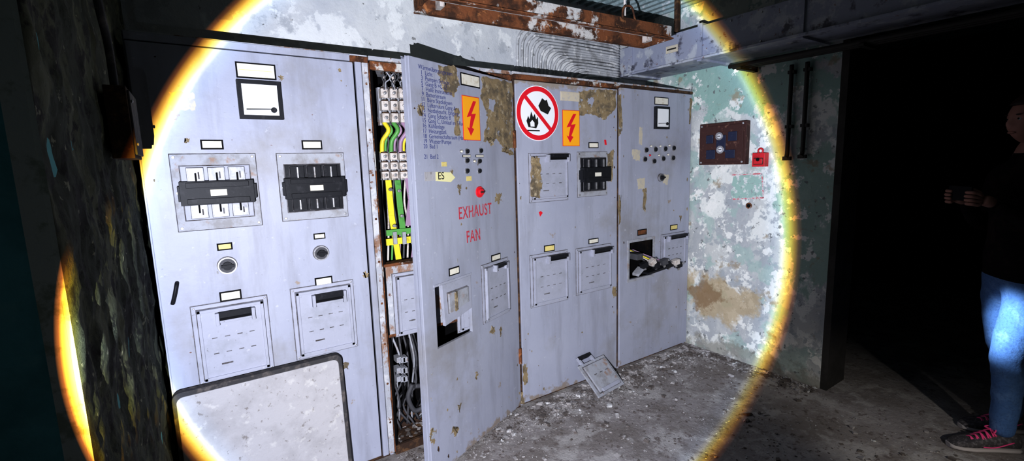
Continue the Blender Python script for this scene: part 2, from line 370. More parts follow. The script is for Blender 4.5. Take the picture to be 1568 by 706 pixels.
# ------------------------------------------------------------------ room shell
def slab(name, x0, x1, y0, y1, z0, z1, m):
    g = G(); g.box(x0, x1, y0, y1, z0, z1, m); return g.finish(name)
slab('floor', -3, 7, -3, 2.9, -.12, 0, 'floor')
slab('ceiling', -3, 7, -3, 2.9, 2.78, 2.9, 'ceil')
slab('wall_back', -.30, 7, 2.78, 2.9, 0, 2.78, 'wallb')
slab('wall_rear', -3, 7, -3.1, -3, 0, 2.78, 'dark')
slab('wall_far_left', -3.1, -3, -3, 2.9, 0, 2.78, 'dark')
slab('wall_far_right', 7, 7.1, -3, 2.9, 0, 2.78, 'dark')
g = G()
g.box(3.33, 3.60, 1.285, 2.78, 0, 2.78, 'wallr')
g.box(3.33, 3.60, 1.245, 1.285, 0, 2.78, 'dark')  # wall end coloured dark in place of the shade outside the beam
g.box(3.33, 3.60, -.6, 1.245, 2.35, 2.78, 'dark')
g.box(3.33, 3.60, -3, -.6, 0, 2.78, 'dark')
g.finish('wall_right')
# pier on the left, with rough plaster side
g = G()
g.box(-3, -.205, 1.03, 2.78, 0, 2.78, 'teal')
g.box(-.232, -.203, 1.0285, 1.06, 0, 2.78, 'pale')  # pale strip paints the beam's overexposure into the teal corner
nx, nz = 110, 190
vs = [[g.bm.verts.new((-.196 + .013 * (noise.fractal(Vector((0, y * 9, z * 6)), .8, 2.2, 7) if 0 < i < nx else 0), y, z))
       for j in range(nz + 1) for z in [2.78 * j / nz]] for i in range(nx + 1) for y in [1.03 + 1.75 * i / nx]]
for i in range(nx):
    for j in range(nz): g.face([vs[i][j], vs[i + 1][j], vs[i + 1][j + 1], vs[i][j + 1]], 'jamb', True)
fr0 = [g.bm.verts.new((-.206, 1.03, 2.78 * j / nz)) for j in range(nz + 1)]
for j in range(nz): g.face([fr0[j], vs[0][j], vs[0][j + 1], fr0[j + 1]], 'pale')  # corner face carries the same painted-in beam brightness
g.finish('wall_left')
g = G()
for i in range(14):
    x = 2.2 + i * .085
    g.box(x, x + .035, .6, 2.78, 2.74, 2.78, 'ceil')
g.finish('trim_1')

# ------------------------------------------------------------------ cabinets
def carcass(name, x0, x1, front=True, rusty=False):
    r = root(name, (x0, FY, 0)); g = G(); p = 'paint'
    y0, y1 = FY + .022, 2.73
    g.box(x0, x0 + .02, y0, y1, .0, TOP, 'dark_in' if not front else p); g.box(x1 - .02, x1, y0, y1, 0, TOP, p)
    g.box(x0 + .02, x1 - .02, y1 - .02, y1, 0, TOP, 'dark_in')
    g.box(x0, x1, y0 - .012, y1, TOP, TOP + .02, 'paint_rusty'); g.box(x0 + .02, x1 - .02, y0, y1 - .02, 0, .05, 'rustd')
    g.finish('carcass', r, .002)
    return r
# --- cabinet 1
c1 = carcass('electrical_cabinet', -.175, .745)
g = G()
g.panel(FC, -.168, .672, .03, 2.055, -.018, 0, [], 'paint')
g.finish('door_leaf', c1, .003, True)
g = G()
g.fbox(FC, .682, .712, -.02, -.002, .02, 2.06, 'paint'); g.fbox(FC, .716, .748, -.02, -.004, .02, 2.06, 'paint_rusty')
g.fbox(FC, .742, .752, -.06, -.004, .02, 2.06, 'rust')
g.fbox(FC, .66, .745, -.02, .001, 2.058, 2.085, 'rust')
g.fbox(FC, -.17, .66, -.02, -.003, 2.06, 2.09, 'paint')
for k in range(9): 
    z = .2 + k * .22; g.cyl(FC.P(.731, -.004, z), FC.P(.731, 0, z), .006, 'rust', 10)
g.finish('door_post', c1, .002)
g = G()
label(g, FC, (361, 97, 422, 121)); meter(g, FC, (364, 125, 431, 183))
a0, a1, z0, z1 = FC.rect(366, 106, 417, 119); g.fbox(FC, a0, a1, .0045, .005, z1 - .008, z1 - .006, 'yellowlab')
label(g, FC, (307, 214, 342, 229)); label(g, FC, (462, 215, 493, 229))
label(g, FC, (332, 372, 356, 383), 'yellowlab'); label(g, FC, (480, 357, 498, 366)); label(g, FC, (336, 445, 370, 460)); label(g, FC, (482, 424, 509, 437))
knob(g, FC, 348, 406, .036); knob(g, FC, 491, 387, .034)
g.finish('labels_and_meter', c1, .001)
g = G()
fuse_switch(g, FC, (266, 236, 396, 350), (280, 254, 385, 334)); fuse_switch(g, FC, (428, 235, 529, 335), (438, 252, 522, 322), True)
cover(g, FC, (298, 460, 415, 578), (333, 472, 386, 488)); cover(g, FC, (449, 435, 544, 541), (479, 446, 524, 462))
a, z = FC.px(267, 441)
g.tube([FC.P(a + .01, 0, z + .02), FC.P(a + .01, .03, z + .02), FC.P(a, .035, z - .02), FC.P(a - .012, .03, z - .06)], .007, 'black')
g.finish('fuse_switches_and_covers', c1, .003)
g = G()
g.poly(FC, jag(FC, [(258, 140), (296, 142), (299, 168), (262, 170)], .006), 0, .0012, 'tape')
for (u, v, w) in ((430, 120, 4), (560, 420, 4), (530, 560, 5), (285, 215, 3)):
    g.poly(FC, jag(FC, [(u - w, v - w), (u + w, v - w * .8), (u + w * .7, v + w), (u - w * .8, v + w)], .008, 4), 0, .0008, 'tan')
chips(g, FC, -.15, .66, .7, 2.03, 22)
g.finish('peeled_patches', c1)

# --- cabinet 2 (open)
c2 = carcass('electrical_cabinet', .752, 1.585, front=False)
g = G()
g.fbox(FC, .755, 1.585, -.03, -.005, 2.03, 2.07, 'rust'); g.fbox(FC, 1.555, 1.588, -.03, -.004, .03, 2.03, 'rust')
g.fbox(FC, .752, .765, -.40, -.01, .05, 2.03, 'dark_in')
g.fbox(FC, .752, 1.585, -.03, -.004, .0, .05, 'rustd')
a0 = .757
g.panel(FC, a0, 1.555, .675, 1.055, -.03, -.012, [], 'paint_rusty')
g.fbox(FC, a0, 1.555, -.07, -.008, 1.045, 1.06, 'rust'); g.fbox(FC, a0, 1.555, -.07, -.008, .665, .68, 'rust')
g.finish('frame', c2, .002)
g = G()
cover(g, FC, (604, 415, 668, 510), None, d=-.012); cover(g, FC, (700, 415, 750, 505), None, d=-.012)
g.finish('inner_covers', c2, .003)
FI = Face((0, 2.44, 0), (1, 0, 0))
g = G()
CU = [586, 600, 614, 628, 643, 658]
for vv0, vv1 in ((134, 192), (232, 276)):
    for u in CU:
        r = (u - 6, vv0, u + 6, vv1)
        A0, A1, Z0, Z1 = FI.rect(*r); h = Z1 - Z0
        g.fbox(FI, A0, A1, -.03, .0, Z0, Z1, 'bezel')
        for q in range(3):
            zz = Z0 + h * (.06 + .32 * q)
            g.fbox(FI, A0 + .003, A1 - .003, 0, .04, zz, zz + h * .24, 'cer')
            g.cyl(FI.P((A0 + A1) / 2, .04, zz + h * .12), FI.P((A0 + A1) / 2, .052, zz + h * .12), .008, 'steel', 10)
            g.fbox(FI, A0 + .006, A1 - .006, .02, .044, zz + h * .24, zz + h * .27, 'rustd')
        g.fbox(FI, A0 + .01, A1 - .01, 0, .03, Z0, Z1, 'steel')
    A0 = FI.px(580, (vv0 + vv1) / 2)[0]; Zc = FI.px(600, vv1 - 5)[1]
    g.fbox(FI, A0, A0 + .5, -.05, -.03, Zc, Zc + .03, 'steel')
g.finish('fuse_rows', c2, .0015)
g = G()
cols = ['cabY', 'cabG', 'cabP', 'cabY', 'cabG', 'cabP']
for c, u in enumerate(CU):
    for q0, cc, rr_ in ((0, cols[c], .012), (7, cols[(c + 1) % 3], .008)):
        p = [FI.px(u + q + q0, v) for q, v in ((0, 188), (5, 201), (-2, 216), (-3, 235))]
        g.tube([FI.P(a, .02 + .02 * (i == 1) - .02 * (q0 > 0), z) for i, (a, z) in enumerate(p)], rr_, cc)
    p = [FI.px(u + q, v) for q, v in ((9, 188), (3, 201), (6, 216), (4, 235))]
    g.tube([FI.P(a, .03, z) for i, (a, z) in enumerate(p)], .005, 'cabK')
    p = [FI.px(u + q, v) for q, v in ((0, 118), (2, 126), (0, 138))]
    g.tube([FI.P(a, .01, z) for a, z in p], .008, 'cer')
    for kk in range(3):
        p = [FI.px(u + q, v) for q, v in ((6 - 5 * kk, 112), (8 * math.sin(c * 2.3 + kk * 2), 122), (-2 + 4 * math.cos(c + kk), 129), (5 - 4 * kk, 140))]
        g.tube([FI.P(a, .03 + .012 * kk, z) for a, z in p], .0035, ['cabK', 'bezel', 'cabK'][kk])
def strip(pts, w, m, d):
    for i in range(len(pts) - 1):
        A = FI.px(*pts[i]); B = FI.px(*pts[i + 1])
        g.poly(FI, [(A[0] - w, A[1]), (B[0] - w, B[1]), (B[0] + w, B[1]), (A[0] + w, A[1])], d, d + .008, m)
strip([(594, 276), (599, 330), (611, 403)], .016, 'cabY', .0)
strip([(607, 276), (611, 318), (617, 366)], .016, 'cabG', .012)
strip([(621, 272), (626, 305), (622, 345)], .016, 'cabP', .024)
strip([(636, 272), (640, 340), (632, 400)], .016, 'cabP', .0)
for uu, vv in ((595, 290), (601, 345), (608, 292), (612, 330), (623, 296), (625, 320)):
    a, z = FI.px(uu, vv); g.cyl(FI.P(a, .02, z), FI.P(a, .04, z), .009, 'steel', 8)
for k in range(7):
    p = [FI.px(588 + k * 6 + q, v) for q, v in ((0, 272), (3 * math.sin(k * 2), 310), (4, 345), (3, 402))]
    g.tube([FI.P(a, -.03, z) for a, z in p], .006, ['cabK', 'cer', 'cabG', 'cabK', 'cabP', 'cabK', 'cer'][k])
A = FI.px(588, 356); g.fbox(FI, A[0], A[0] + .5, .03, .04, A[1] - .016, A[1] + .016, 'cabG')
A = FI.px(588, 370); g.fbox(FI, A[0], A[0] + .5, .03, .04, A[1] - .018, A[1] + .018, 'cabY')
for k in range(5):
    A = FI.px(604 + k * 12, 402); g.fbox(FI, A[0] - .01, A[0] + .01, 0, .05, A[1] - .02, A[1] + .012, 'cer')
for uu in (600, 614, 627):
    A = FI.px(uu, 363); g.fbox(FI, A[0] - .010, A[0] + .010, .04, .055, A[1] - .034, A[1] + .034, 'bezel')
g.finish('busbars_and_cables', c2, .001)
g = G()
FL = Face((0, 2.40, 0), (1, 0, 0))
for k in range(22):
    u0 = 598 + k * 3.2; col = ['cabK', 'cabK', 'blackm', 'bezel', 'cabK', 'blackm'][k % 6]
    P = [FL.px(u0 + random.uniform(-4, 4) + w, v + random.uniform(-6, 6)) for w, v in ((-2, 512), (2, 545), (6, 585), (14 * math.sin(k), 620), (10 * math.cos(k * 2), 655))]
    g.tube([FL.P(a, random.uniform(-.05, .03), max(z, .1)) for a, z in P], .006, col)
g.tube([FL.P(*(lambda q: (q[0], .03, q[1]))(FL.px(u, v))) for u, v in ((628, 585), (622, 605), (632, 625), (648, 615), (645, 590), (632, 588))], .014, 'cabK')
for u in (606, 616, 612):
    for v in (546, 562, 575): 
        A = FL.px(u, v); g.fbox(FL, A[0] - .012, A[0] + .012, .0, .05, A[1] - .018, A[1] + .012, 'bezel')
g.fbox(FL, .80, 1.5, -.06, -.05, .06, .16, 'rustd')
g.finish('loose_cables', c2)
# open door
g = G()
hole1 = FD.rect(668, 430, 722, 522)
W = .84
g.panel(FD, -W, -.004, .02, 2.035, -.02, 0, [hole1], 'paint')
g.fbox(FD, -W, -W + .012, -.045, -.02, .02, 2.035, 'paint'); g.fbox(FD, -W, -.01, -.045, -.02, 2.022, 2.035, 'paint'); g.fbox(FD, -W, -.01, -.045, -.02, .02, .033, 'paint_rusty')
door = g.finish('open_door_leaf', c2, .003, True)
g = G()
for z in (.35, 1.7): g.cyl((H.x - .005, H.y - .008, z - .05), (H.x - .005, H.y - .008, z + .05), .011, 'rust', 12)
cover(g, FD, (738, 400, 778, 487), (752, 403, 766, 411))
a0, a1, z0, z1 = hole1
g.poly(FD, [(a0 + .055, z0 + .10), (a1 - .002, z0 + .135), (a1 - .002, z1 - .0), (a0 + .045, z1 - .0)], -.012, .006, 'cover')
g.poly(FD, [(a0 + .080, z0 + .155), (a1 - .036, z0 + .175), (a1 - .036, z1 - .045), (a0 + .075, z1 - .045)], .005, .008, 'gap')
g.poly(FD, [(a0 + .085, z0 + .16), (a1 - .04, z0 + .18), (a1 - .04, z1 - .05), (a0 + .08, z1 - .05)], .006, .018, 'bezel')
g.poly(FD, [(a0 + .12, z0 + .16), (a0 + .135, z0 + .165), (a0 + .135, z1 - .05), (a0 + .12, z1 - .05)], .018, .026, 'tan')
g.fbox(FD, a0 - .01, a1 + .01, 0, .004, z1, z1 + .012, 'cover')
label(g, FD, (687, 409, 703, 421)); label(g, FD, (752, 389, 766, 399)); label(g, FD, (705, 114, 734, 133))
for (u, v) in ((714, 232), (735, 231), (714, 246), (733, 247), (714, 262), (733, 262)): button(g, FD, u, v, .015, 'black')
for (u, v) in ((705, 232), (725, 247)): button(g, FD, u, v, .008, 'cream')
a, z = FD.px(733.5, 294)
g.cyl(FD.P(a, 0, z), FD.P(a, .008, z), .030, 'redsign', 28); g.cyl(FD.P(a, .008, z), FD.P(a, .022, z), .018, 'redsign', 20); g.fbox(FD, a - .016, a + .016, .02, .028, z - .004, z + .004, 'reddk')
label(g, FD, (708, 237, 720, 241), 'cream'); label(g, FD, (728, 237, 740, 241), 'cream')
A = [FD.px(*p) for p in ((667, 263), (690, 264), (697, 272), (690, 279), (667, 277))]
m_tag = mat('pale_yellow_tag', (.80, .76, .45), rough=.6)
g.poly(FD, A, 0, .0015, m_tag)
A = FD.rect(650, 263, 667, 277); g.fbox(FD, A[0], A[1], 0, .001, A[2], A[3], 'panel')
A = FD.rect(676, 248, 684, 255); g.fbox(FD, A[0], A[1], 0, .001, A[2], A[3], 'yellowlab')
A = FD.rect(714, 270, 722, 277); g.fbox(FD, A[0], A[1], 0, .001, A[2], A[3], 'yellowlab')
g.finish('door_fittings', c2, .001)
g = G()
for poly_ in ([(670, 100), (697, 102), (703, 128), (696, 148), (680, 140), (672, 122)], [(738, 118), (784, 126), (786, 226), (774, 232), (760, 212), (740, 216), (747, 180), (736, 150)],
              [(640, 160), (648, 162), (647, 176), (640, 174)], [(752, 500), (758, 500), (756, 512), (750, 510)], [(695, 168), (702, 166), (704, 208), (697, 208)], [(690, 262), (693, 262), (690, 275), (686, 275)],
              [(700, 285), (706, 284), (704, 298)], [(760, 296), (768, 298), (764, 312), (758, 308)], [(694, 652), (703, 656), (698, 668), (690, 664)], [(770, 225), (786, 232), (786, 238), (768, 232)],
              [(744, 212), (760, 210), (752, 224)], [(728, 570), (732, 572), (730, 582)], [(765, 505), (768, 500), (767, 515)], [(660, 655), (668, 660), (664, 680), (658, 676)], [(700, 620), (706, 618), (704, 632)]):
    g.poly(FD, jag(FD, poly_, .010, 8), 0, .001, 'tan')
g.poly(FD, jag(FD, [(748, 150), (758, 155), (756, 172), (748, 168)], .008, 5), .001, .0016, 'paint')
chips(g, FD, -.82, -.02, .05, 2.0, 50, [hole1])
g.finish('peeled_patches', c2)
lines = ["Wärmeübergangsraum", "  1  Licht", "  3  Pumpen Schacht", "  5  Gang B +C 12", "  7  Halle Instrumente", "  9  Batterieraum", " 11  Büro Steckdosen", " 12  Lüfterraum Gang A", " 13  Notbeleucht. Eingang", " 14  Gang Schacht B", " 15  Gang C, Umlauf im 5.Raum", " 16  Kühlanlage", " 17  Heizungsanl.", " 18  Gemeinschaftsraum (Haupt)", " 19  Wasser/Pumpe", " 20  Bad 1", "", " 21  Bad 2"]
text('handwritten_list', FD, "\n".join(lines), 640, 105, .0285, 'ink', c2, .0012, sx=.90, ls=.82, off=-.00025)
text('stencil_text', FD, "EXHAUST", 702, 336, .088, 'reds', c2, .0012, sx=.70, space=1.12, off=.001)
text('stencil_text', FD, "FAN", 714, 372, .088, 'reds', c2, .0012, sx=.70, space=1.12, off=.001)
text('tag_text', FD, "ES", 670, 275, .05, 'blkink', c2, .002)

# --- cabinet 3
c3 = carcass('electrical_cabinet', 1.597, 2.478)
g = G()
g.panel(FC, 1.607, 2.466, .02, 2.045, -.018, 0, [], 'paint')
g.finish('door_leaf', c3, .003, True)
g = G()
g.fbox(FC, 1.592, 1.604, -.05, -.006, .02, 2.05, 'rustd'); g.fbox(FC, 1.597, 2.478, -.04, .004, 2.050, 2.078, 'rust')
g.fbox(FC, 2.468, 2.490, -.05, -.012, .02, 2.05, 'rustd')
g.finish('frame', c3, .002)
g = G()
cover(g, FC, (810, 235, 869, 308), (835, 237, 864, 247)); fuse_switch(g, FC, (884, 233, 929, 300), (888, 242, 926, 292), True)
cover(g, FC, (812, 387, 869, 465), (836, 389, 864, 399)); cover(g, FC, (882, 377, 935, 446), (903, 379, 931, 388))
g.finish('fuse_switches_and_covers', c3, .003)
g = G()
label(g, FC, (858, 141, 887, 155), frame='tape', m='tape'); label(g, FC, (901, 218, 916, 227)); label(g, FC, (833, 375, 849, 385), 'yellowlab'); label(g, FC, (901, 365, 916, 373))
g.poly(FC, [FC.px(*p) for p in ((825, 325), (828, 323), (831, 326), (827, 332))], 0, .001, 'redsign')
g.poly(FC, [FC.px(*p) for p in ((925, 214), (928, 214), (929, 222), (926, 222))], 0, .001, 'redsign')
g.finish('labels', c3, .001)
g = G()
for poly_ in ([(886, 140), (915, 136), (943, 139), (943, 165), (925, 184), (905, 174), (886, 179)], [(812, 240), (822, 242), (826, 285), (822, 304), (812, 300)],
              [(930, 235), (940, 230), (938, 275), (931, 280)], [(790, 610), (800, 600), (803, 620)], [(920, 395), (926, 380), (934, 385), (928, 400)], [(800, 560), (806, 556), (808, 585), (802, 590)], [(938, 440), (944, 438), (944, 452), (939, 456)]):
    g.poly(FC, jag(FC, poly_, .008, 7), 0, .001 if poly_[0][0] != 812 else .027, 'tan')
g.poly(FC, jag(FC, [(900, 150), (910, 150), (907, 162), (900, 160)], .008, 5), .001, .0016, 'paint')
chips(g, FC, 1.62, 2.45, .05, 2.02, 50)
g.finish('peeled_patches', c3)

# --- cabinet 4
c4 = carcass('electrical_cabinet', 2.492, 3.312)
hole = FC.rect(963, 369, 999, 424)
g = G()
g.panel(FC, 2.494, 3.308, .02, 2.06, -.018, 0, [hole], 'paint')
g.finish('door_leaf', c4, .003, True)
g = G()
g.fbox(FC, 2.50, 3.312, -.04, .004, 2.062, 2.08, 'rustd')
a0, a1, z0, z1 = hole
g.panel(FC, a0 - .02, a1 + .02, z0 - .02, z1 + .02, 0, .006, [hole], 'bezel')
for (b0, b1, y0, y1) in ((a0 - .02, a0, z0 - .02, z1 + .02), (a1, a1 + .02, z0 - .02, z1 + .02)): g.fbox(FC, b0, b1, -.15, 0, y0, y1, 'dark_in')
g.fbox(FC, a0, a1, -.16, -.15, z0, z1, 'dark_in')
cover(g, FC, (1012, 357, 1048, 408), (1020, 359, 1046, 366))
meter(g, FC, (1001, 164, 1022, 198)); label(g, FC, (1002, 149, 1023, 161)); label(g, FC, (976, 351, 990, 360), 'rust'); label(g, FC, (1026, 344, 1037, 352), 'yellowlab')
for (u, v) in ((989, 230), (1003, 229), (1018, 228), (1031, 227), (987, 244), (1001, 247), (1015, 243), (1030, 242)): button(g, FC, u, v, .022, 'black')
for (u, v) in ((996, 224), (1010, 224), (1024, 223), (994, 238), (1008, 238), (1022, 237)): button(g, FC, u, v, .009, 'redsign' if u < 996 else 'cream')
knob(g, FC, 1011, 272, .030)
g.finish('frame_and_fittings', c4, .002)
g = G()
def q(u, v, d): 
    a, z = FC.px(u, v); return FC.P(a, d, z)
for i, (u, v) in enumerate(((978, 404), (987, 399), (996, 405), (1005, 399), (1014, 404), (1023, 399), (1030, 404))):
    c = q(u, v, .05 + .02 * (i % 2)); ax = Vector((.9, -.2, .32 + .25 * math.sin(i * 2))).normalized(); up = ax.cross(Vector((0, 1, 0))).normalized()
    g.obox(c, ax * .026, up * .020, ax.cross(up) * .02, ['black', 'cer', 'black', 'cabK', 'black', 'cer', 'black'][i])
    g.cyl(c + ax * .025, c + ax * .045, .010, 'steel', 10); g.obox(c - up * .028, ax * .010, up * .016, ax.cross(up) * .004, 'steel')
g.obox(q(1003, 410, .04), Vector((.16, 0, .012)), Vector((0, .03, 0)), Vector((0, 0, .008)), 'black')
g.obox(q(972, 392, .0), Vector((.03, 0, .0)), Vector((0, .05, 0)), Vector((0, 0, .022)), 'cabK')
for k in range(5): g.tube([q(972 + k * 3, 385, -.10), q(976 + k * 5, 394, .02), q(985 + k * 8, 402, .05)], .005, ['cabK', 'cer', 'cabY', 'cabK', 'cabP'][k])
g.obox(q(974, 415, .02), Vector((.03, 0, .02)), Vector((0, .03, 0)), Vector((0, 0, .01)), 'bezel')
g.finish('broken_fuse_unit', c4, .001)
g = G()
for poly_ in ([(968, 229), (980, 230), (979, 247), (969, 244)], [(975, 274), (988, 272), (987, 290), (977, 290)], [(1014, 267), (1024, 268), (1022, 283), (1015, 281)], [(979, 195), (984, 195), (983, 222), (978, 220)]):
    g.poly(FC, jag(FC, poly_, .006, 5), 0, .001, 'tape')
for poly_ in ([(946, 145), (951, 145), (953, 200), (947, 210)], [(985, 290), (990, 288), (988, 325), (985, 322)], [(1056, 150), (1060, 152), (1057, 190), (1055, 190)], [(947, 300), (951, 298), (950, 340), (947, 345)], [(1040, 330), (1044, 331), (1042, 342)]):
    g.poly(FC, jag(FC, poly_, .006, 7), 0, .001, 'tan')
chips(g, FC, 2.51, 3.29, .05, 2.02, 36, [hole])
g.finish('peeled_patches', c4)

# ------------------------------------------------------------------ signs
def bolt_sign(f, r):
    g = G(); a0, a1, z0, z1 = g.fr(f, r, .001, .003, 'redsign'); w, h = a1 - a0, z1 - z0
    g.fbox(f, a0 + .003, a1 - .003, .003, .0036, z0 + .003, z1 - .003, 'orange')
    B = [(.62, .90), (.22, .52), (.46, .55), (.34, .27), (.22, .30), (.42, .10), (.62, .26), (.50, .29), (.76, .62), (.50, .60), (.80, .90)]
    g.poly(f, [(a0 + w * x, z0 + h * y) for x, y in B], .0036, .0042, 'redsign')
    return g.finish('high_voltage_sign')
bolt_sign(FD, (708, 148, 734, 215)); bolt_sign(FC, (861, 169, 887, 224))
g = G(); a, z = FC.px(823.5, 174); R = (FC.px(856.5, 174)[0] - FC.px(791, 174)[0]) / 2
g.cyl(FC.P(a, .001, z), FC.P(a, .003, z), R, 'signwhite', 64)
g.ring(FC, a, z, .003, .0038, R * .80, R * .97, 'redsign', 64)
def sp(x, y): return (a + R * x, z + R * y)
g.poly(FC, [sp(*p) for p in ((.02, .28), (.20, .56), (.34, .48), (.42, .52), (.50, .30), (.62, .22), (.46, -.02), (.12, .10))], .003, .0036, 'blkink')
g.poly(FC, [sp(*p) for p in ((-.46, -.50), (-.54, -.28), (-.46, -.10), (-.40, -.22), (-.32, .06), (-.24, -.14), (-.16, -.02), (-.10, -.22), (-.02, -.12), (.0, -.36), (-.10, -.54))], .003, .0036, 'blkink')
g.poly(FC, [sp(*p) for p in ((-.36, -.48), (-.38, -.34), (-.28, -.24), (-.18, -.34), (-.18, -.48))], .0036, .0039, 'signwhite')
g.poly(FC, [sp(*p) for p in ((-.56, -.60), (.06, -.60), (.06, -.65), (-.56, -.65))], .003, .0036, 'blkink')
k = .62; w = .075
g.poly(FC, [sp(-k - w * .7, k - w * .7), sp(-k + w * .7, k + w * .7), sp(k + w * .7, -k + w * .7), sp(k - w * .7, -k - w * .7)], .0037, .0043, 'redsign')
g.finish('prohibition_sign')

# ------------------------------------------------------------------ leaning cover panel
g = G()
x0, x1, zt = -.172, .495, .672; lean = .05
def LP(x, z, d): return Vector((x, 2.245 - d - lean * (1 - z / zt), z))
def rr(x0, x1, z0, z1, r):
    pts = [(x0, z0), (x1, z0)]
    for k in range(7): t = math.pi / 2 * k / 6; pts.append((x1 - r + r * math.cos(t), z1 - r + r * math.sin(t)))
    for k in range(7): t = math.pi / 2 * k / 6; pts.append((x0 + r - r * math.sin(t), z1 - r + r * math.cos(t)))
    return pts
def lpoly(pts, d0, d1, m):
    A = [g.bm.verts.new(LP(x, z, d1)) for x, z in pts]; B = [g.bm.verts.new(LP(x, z, d0)) for x, z in pts]
    g.face(A, m); g.face(B[::-1], m)
    for i in range(len(A)): g.face([A[i], B[i], B[(i + 1) % len(A)], A[(i + 1) % len(A)]], m)
lpoly(rr(x0, x1, .003, zt, .03), -.03, .01, 'frame'); lpoly(rr(x0 + .014, x1 - .018, .012, zt - .018, .025), .01, .016, 'panel')
g.finish('removed_cover_panel', bevel=.003)

# fallen fuse cover on the floor
g = G()
o = Vector((2.05, 2.07, .012)); ux = Vector((.95, .12, 0)).normalized(); uy = Vector((-.12, .72, .68)).normalized(); un = ux.cross(uy)
def LO(a, b, c): return o + ux * a + uy * b + un * c
g.obox(LO(.14, .12, 0), ux * .14, uy * .12, un * .005, 'bezel'); g.obox(LO(.14, .12, .006), ux * .118, uy * .102, un * .003, 'gap'); g.obox(LO(.14, .12, .012), ux * .112, uy * .095, un * .010, 'bezel')
g.obox(LO(.14, .03, .026), ux * .09, uy * .012, un * .006, 'cover')
for k in range(3): g.obox(LO(.08 + .06 * k, .14, .023), ux * .014, uy * .003, un * .001, 'gap')
g.obox(LO(.05, .25, -.005), ux * .008, uy * .045, un * .012, 'cover'); g.obox(LO(.17, .25, -.005), ux * .008, uy * .045, un * .012, 'cover'); g.obox(LO(.11, .285, -.005), ux * .065, uy * .012, un * .014, 'black')
g.finish('fallen_fuse_cover', bevel=.002)

# ------------------------------------------------------------------ right wall things
g = G()
a0, a1, z0, z1 = g.fr(FWR, (1077, 188, 1148, 252), 0, .05, 'reddk')
w, h = a1 - a0, z1 - z0
g.fbox(FWR, a0 + .02, a1 - .02, .05, .056, z0 + .02, z1 - .02, 'reddk')
for (x, y, ww, hh) in ((.28, .25, .2, .22), (.70, .25, .2, .2), (.25, .62, .16, .2), (.74, .66, .18, .22), (.5, .5, .2, .4)):
    g.fbox(FWR, a0 + w * (x - ww / 2), a0 + w * (x + ww / 2), .056, .064, z0 + h * (y - hh / 2), z0 + h * (y + hh / 2), 'bluedk')
for (x, y) in ((.47, .68), (.50, .36)):
    c = (a0 + w * x, z0 + h * y); g.ring(FWR, c[0], c[1], .06, .074, .018, .03, 'steel', 24); g.cyl(FWR.P(c[0], .06, c[1]), FWR.P(c[0], .07, c[1]), .018, 'white', 16)
    g.fbox(FWR, c[0] - .012, c[0] + .012, .07, .076, c[1] - .003, c[1] + .003, 'blkink')
for (x, y) in ((.06, .06), (.94, .06), (.06, .94), (.94, .94)): g.cyl(FWR.P(a0 + w * x, .05, z0 + h * y), FWR.P(a0 + w * x, .062, z0 + h * y), .008, 'steel', 10)
g.finish('wall_control_box', bevel=.003)
g = G()
a0, a1, z0, z1 = g.fr(FWR, (1158, 234, 1177, 255), 0, .055, 'redbox'); c = (a0 + a1) / 2
g.fbox(FWR, a0 + .010, a1 - .010, .055, .058, z0 + .015, z1 - .035, 'reddk'); g.fbox(FWR, a0 + .014, a1 - .014, .058, .062, z0 + .020, z1 - .040, 'redbox')
g.tube([FWR.P(c - .015, .03, z1 - .005), FWR.P(c - .015, .03, z1 + .02), FWR.P(c, .03, z1 + .03), FWR.P(c + .015, .03, z1 + .02), FWR.P(c + .015, .03, z1 - .005)], .006, 'redbox')
g.cyl(FWR.P(c, .06, z0 + .05), FWR.P(c, .068, z0 + .05), .012, 'blackm', 12)
g.finish('red_alarm_box', bevel=.003)
g = G()
m_pt = mat('teal_paint_patch', (.36, .50, .45), [((.66, .68, .66), 25, .52, .57, .9), ((.3, .32, .33), 50, .58, .62, .8)], rough=.8)
g.poly(FWR, jag(FWR, [(1120, 268), (1167, 266), (1169, 303), (1122, 304)], .014, 9), 0, .0015, m_pt)
m_pk = mat('red_crayon', (.6, .2, .22), [((.6, .6, .6), 40, .45, .5, .9)], rough=.9)
for (p, q_) in (((1120, 268), (1167, 266)), ((1167, 266), (1169, 303)), ((1169, 303), (1122, 305))):
    A, B = FWR.px(*p), FWR.px(*q_); dx, dz = B[0] - A[0], B[1] - A[1]; l = math.hypot(dx, dz); nx_, nz_ = -dz / l * .005, dx / l * .005
    g.poly(FWR, [(A[0] - nx_, A[1] - nz_), (B[0] - nx_, B[1] - nz_), (B[0] + nx_, B[1] + nz_), (A[0] + nx_, A[1] + nz_)], .0015, .002, m_pk)
A = FWR.px(1147, 315); g.ring(FWR, A[0], A[1], 0, .006, .014, .022, 'rust', 20); g.cyl(FWR.P(A[0], 0, A[1]), FWR.P(A[0], .003, A[1]), .015, 'blackm', 16)
g.finish('painted_wall_marking')
for (yy, zb) in ((1.56, 1.54), (1.465, 1.55)):
    g = G()
    g.tube([(3.30, yy, 2.14), (3.30, yy, 2.1), (3.30, yy, zb + .1), (3.295, yy, zb + .02), (3.28, yy + .0, zb)], .014, 'pipe')
    for z in (1.75, 2.1): g.obox((3.31, yy, z), (.02, 0, 0), (0, .02, 0), (0, 0, .01), 'pipe')
    g.obox((3.30, yy, zb), (.014, 0, 0), (0, .024, 0), (0, 0, .012), 'pipe')
    g.finish('wall_pipe')
g = G()
for k in range(3): g.tube([(3.24 - .05 * k, -.3, 2.178), (3.24 - .05 * k, .7, 2.17), (3.24 - .05 * k, 1.9, 2.18)], .014, 'pipe')
for y in (.4, 1.1, 1.8): g.box(3.11, 3.33, y, y + .03, 2.145, 2.16, 'pipe'); 
for y in (.4, 1.1, 1.8): g.box(3.30, 3.33, y, y + .03, 2.145, 2.22, 'pipe')
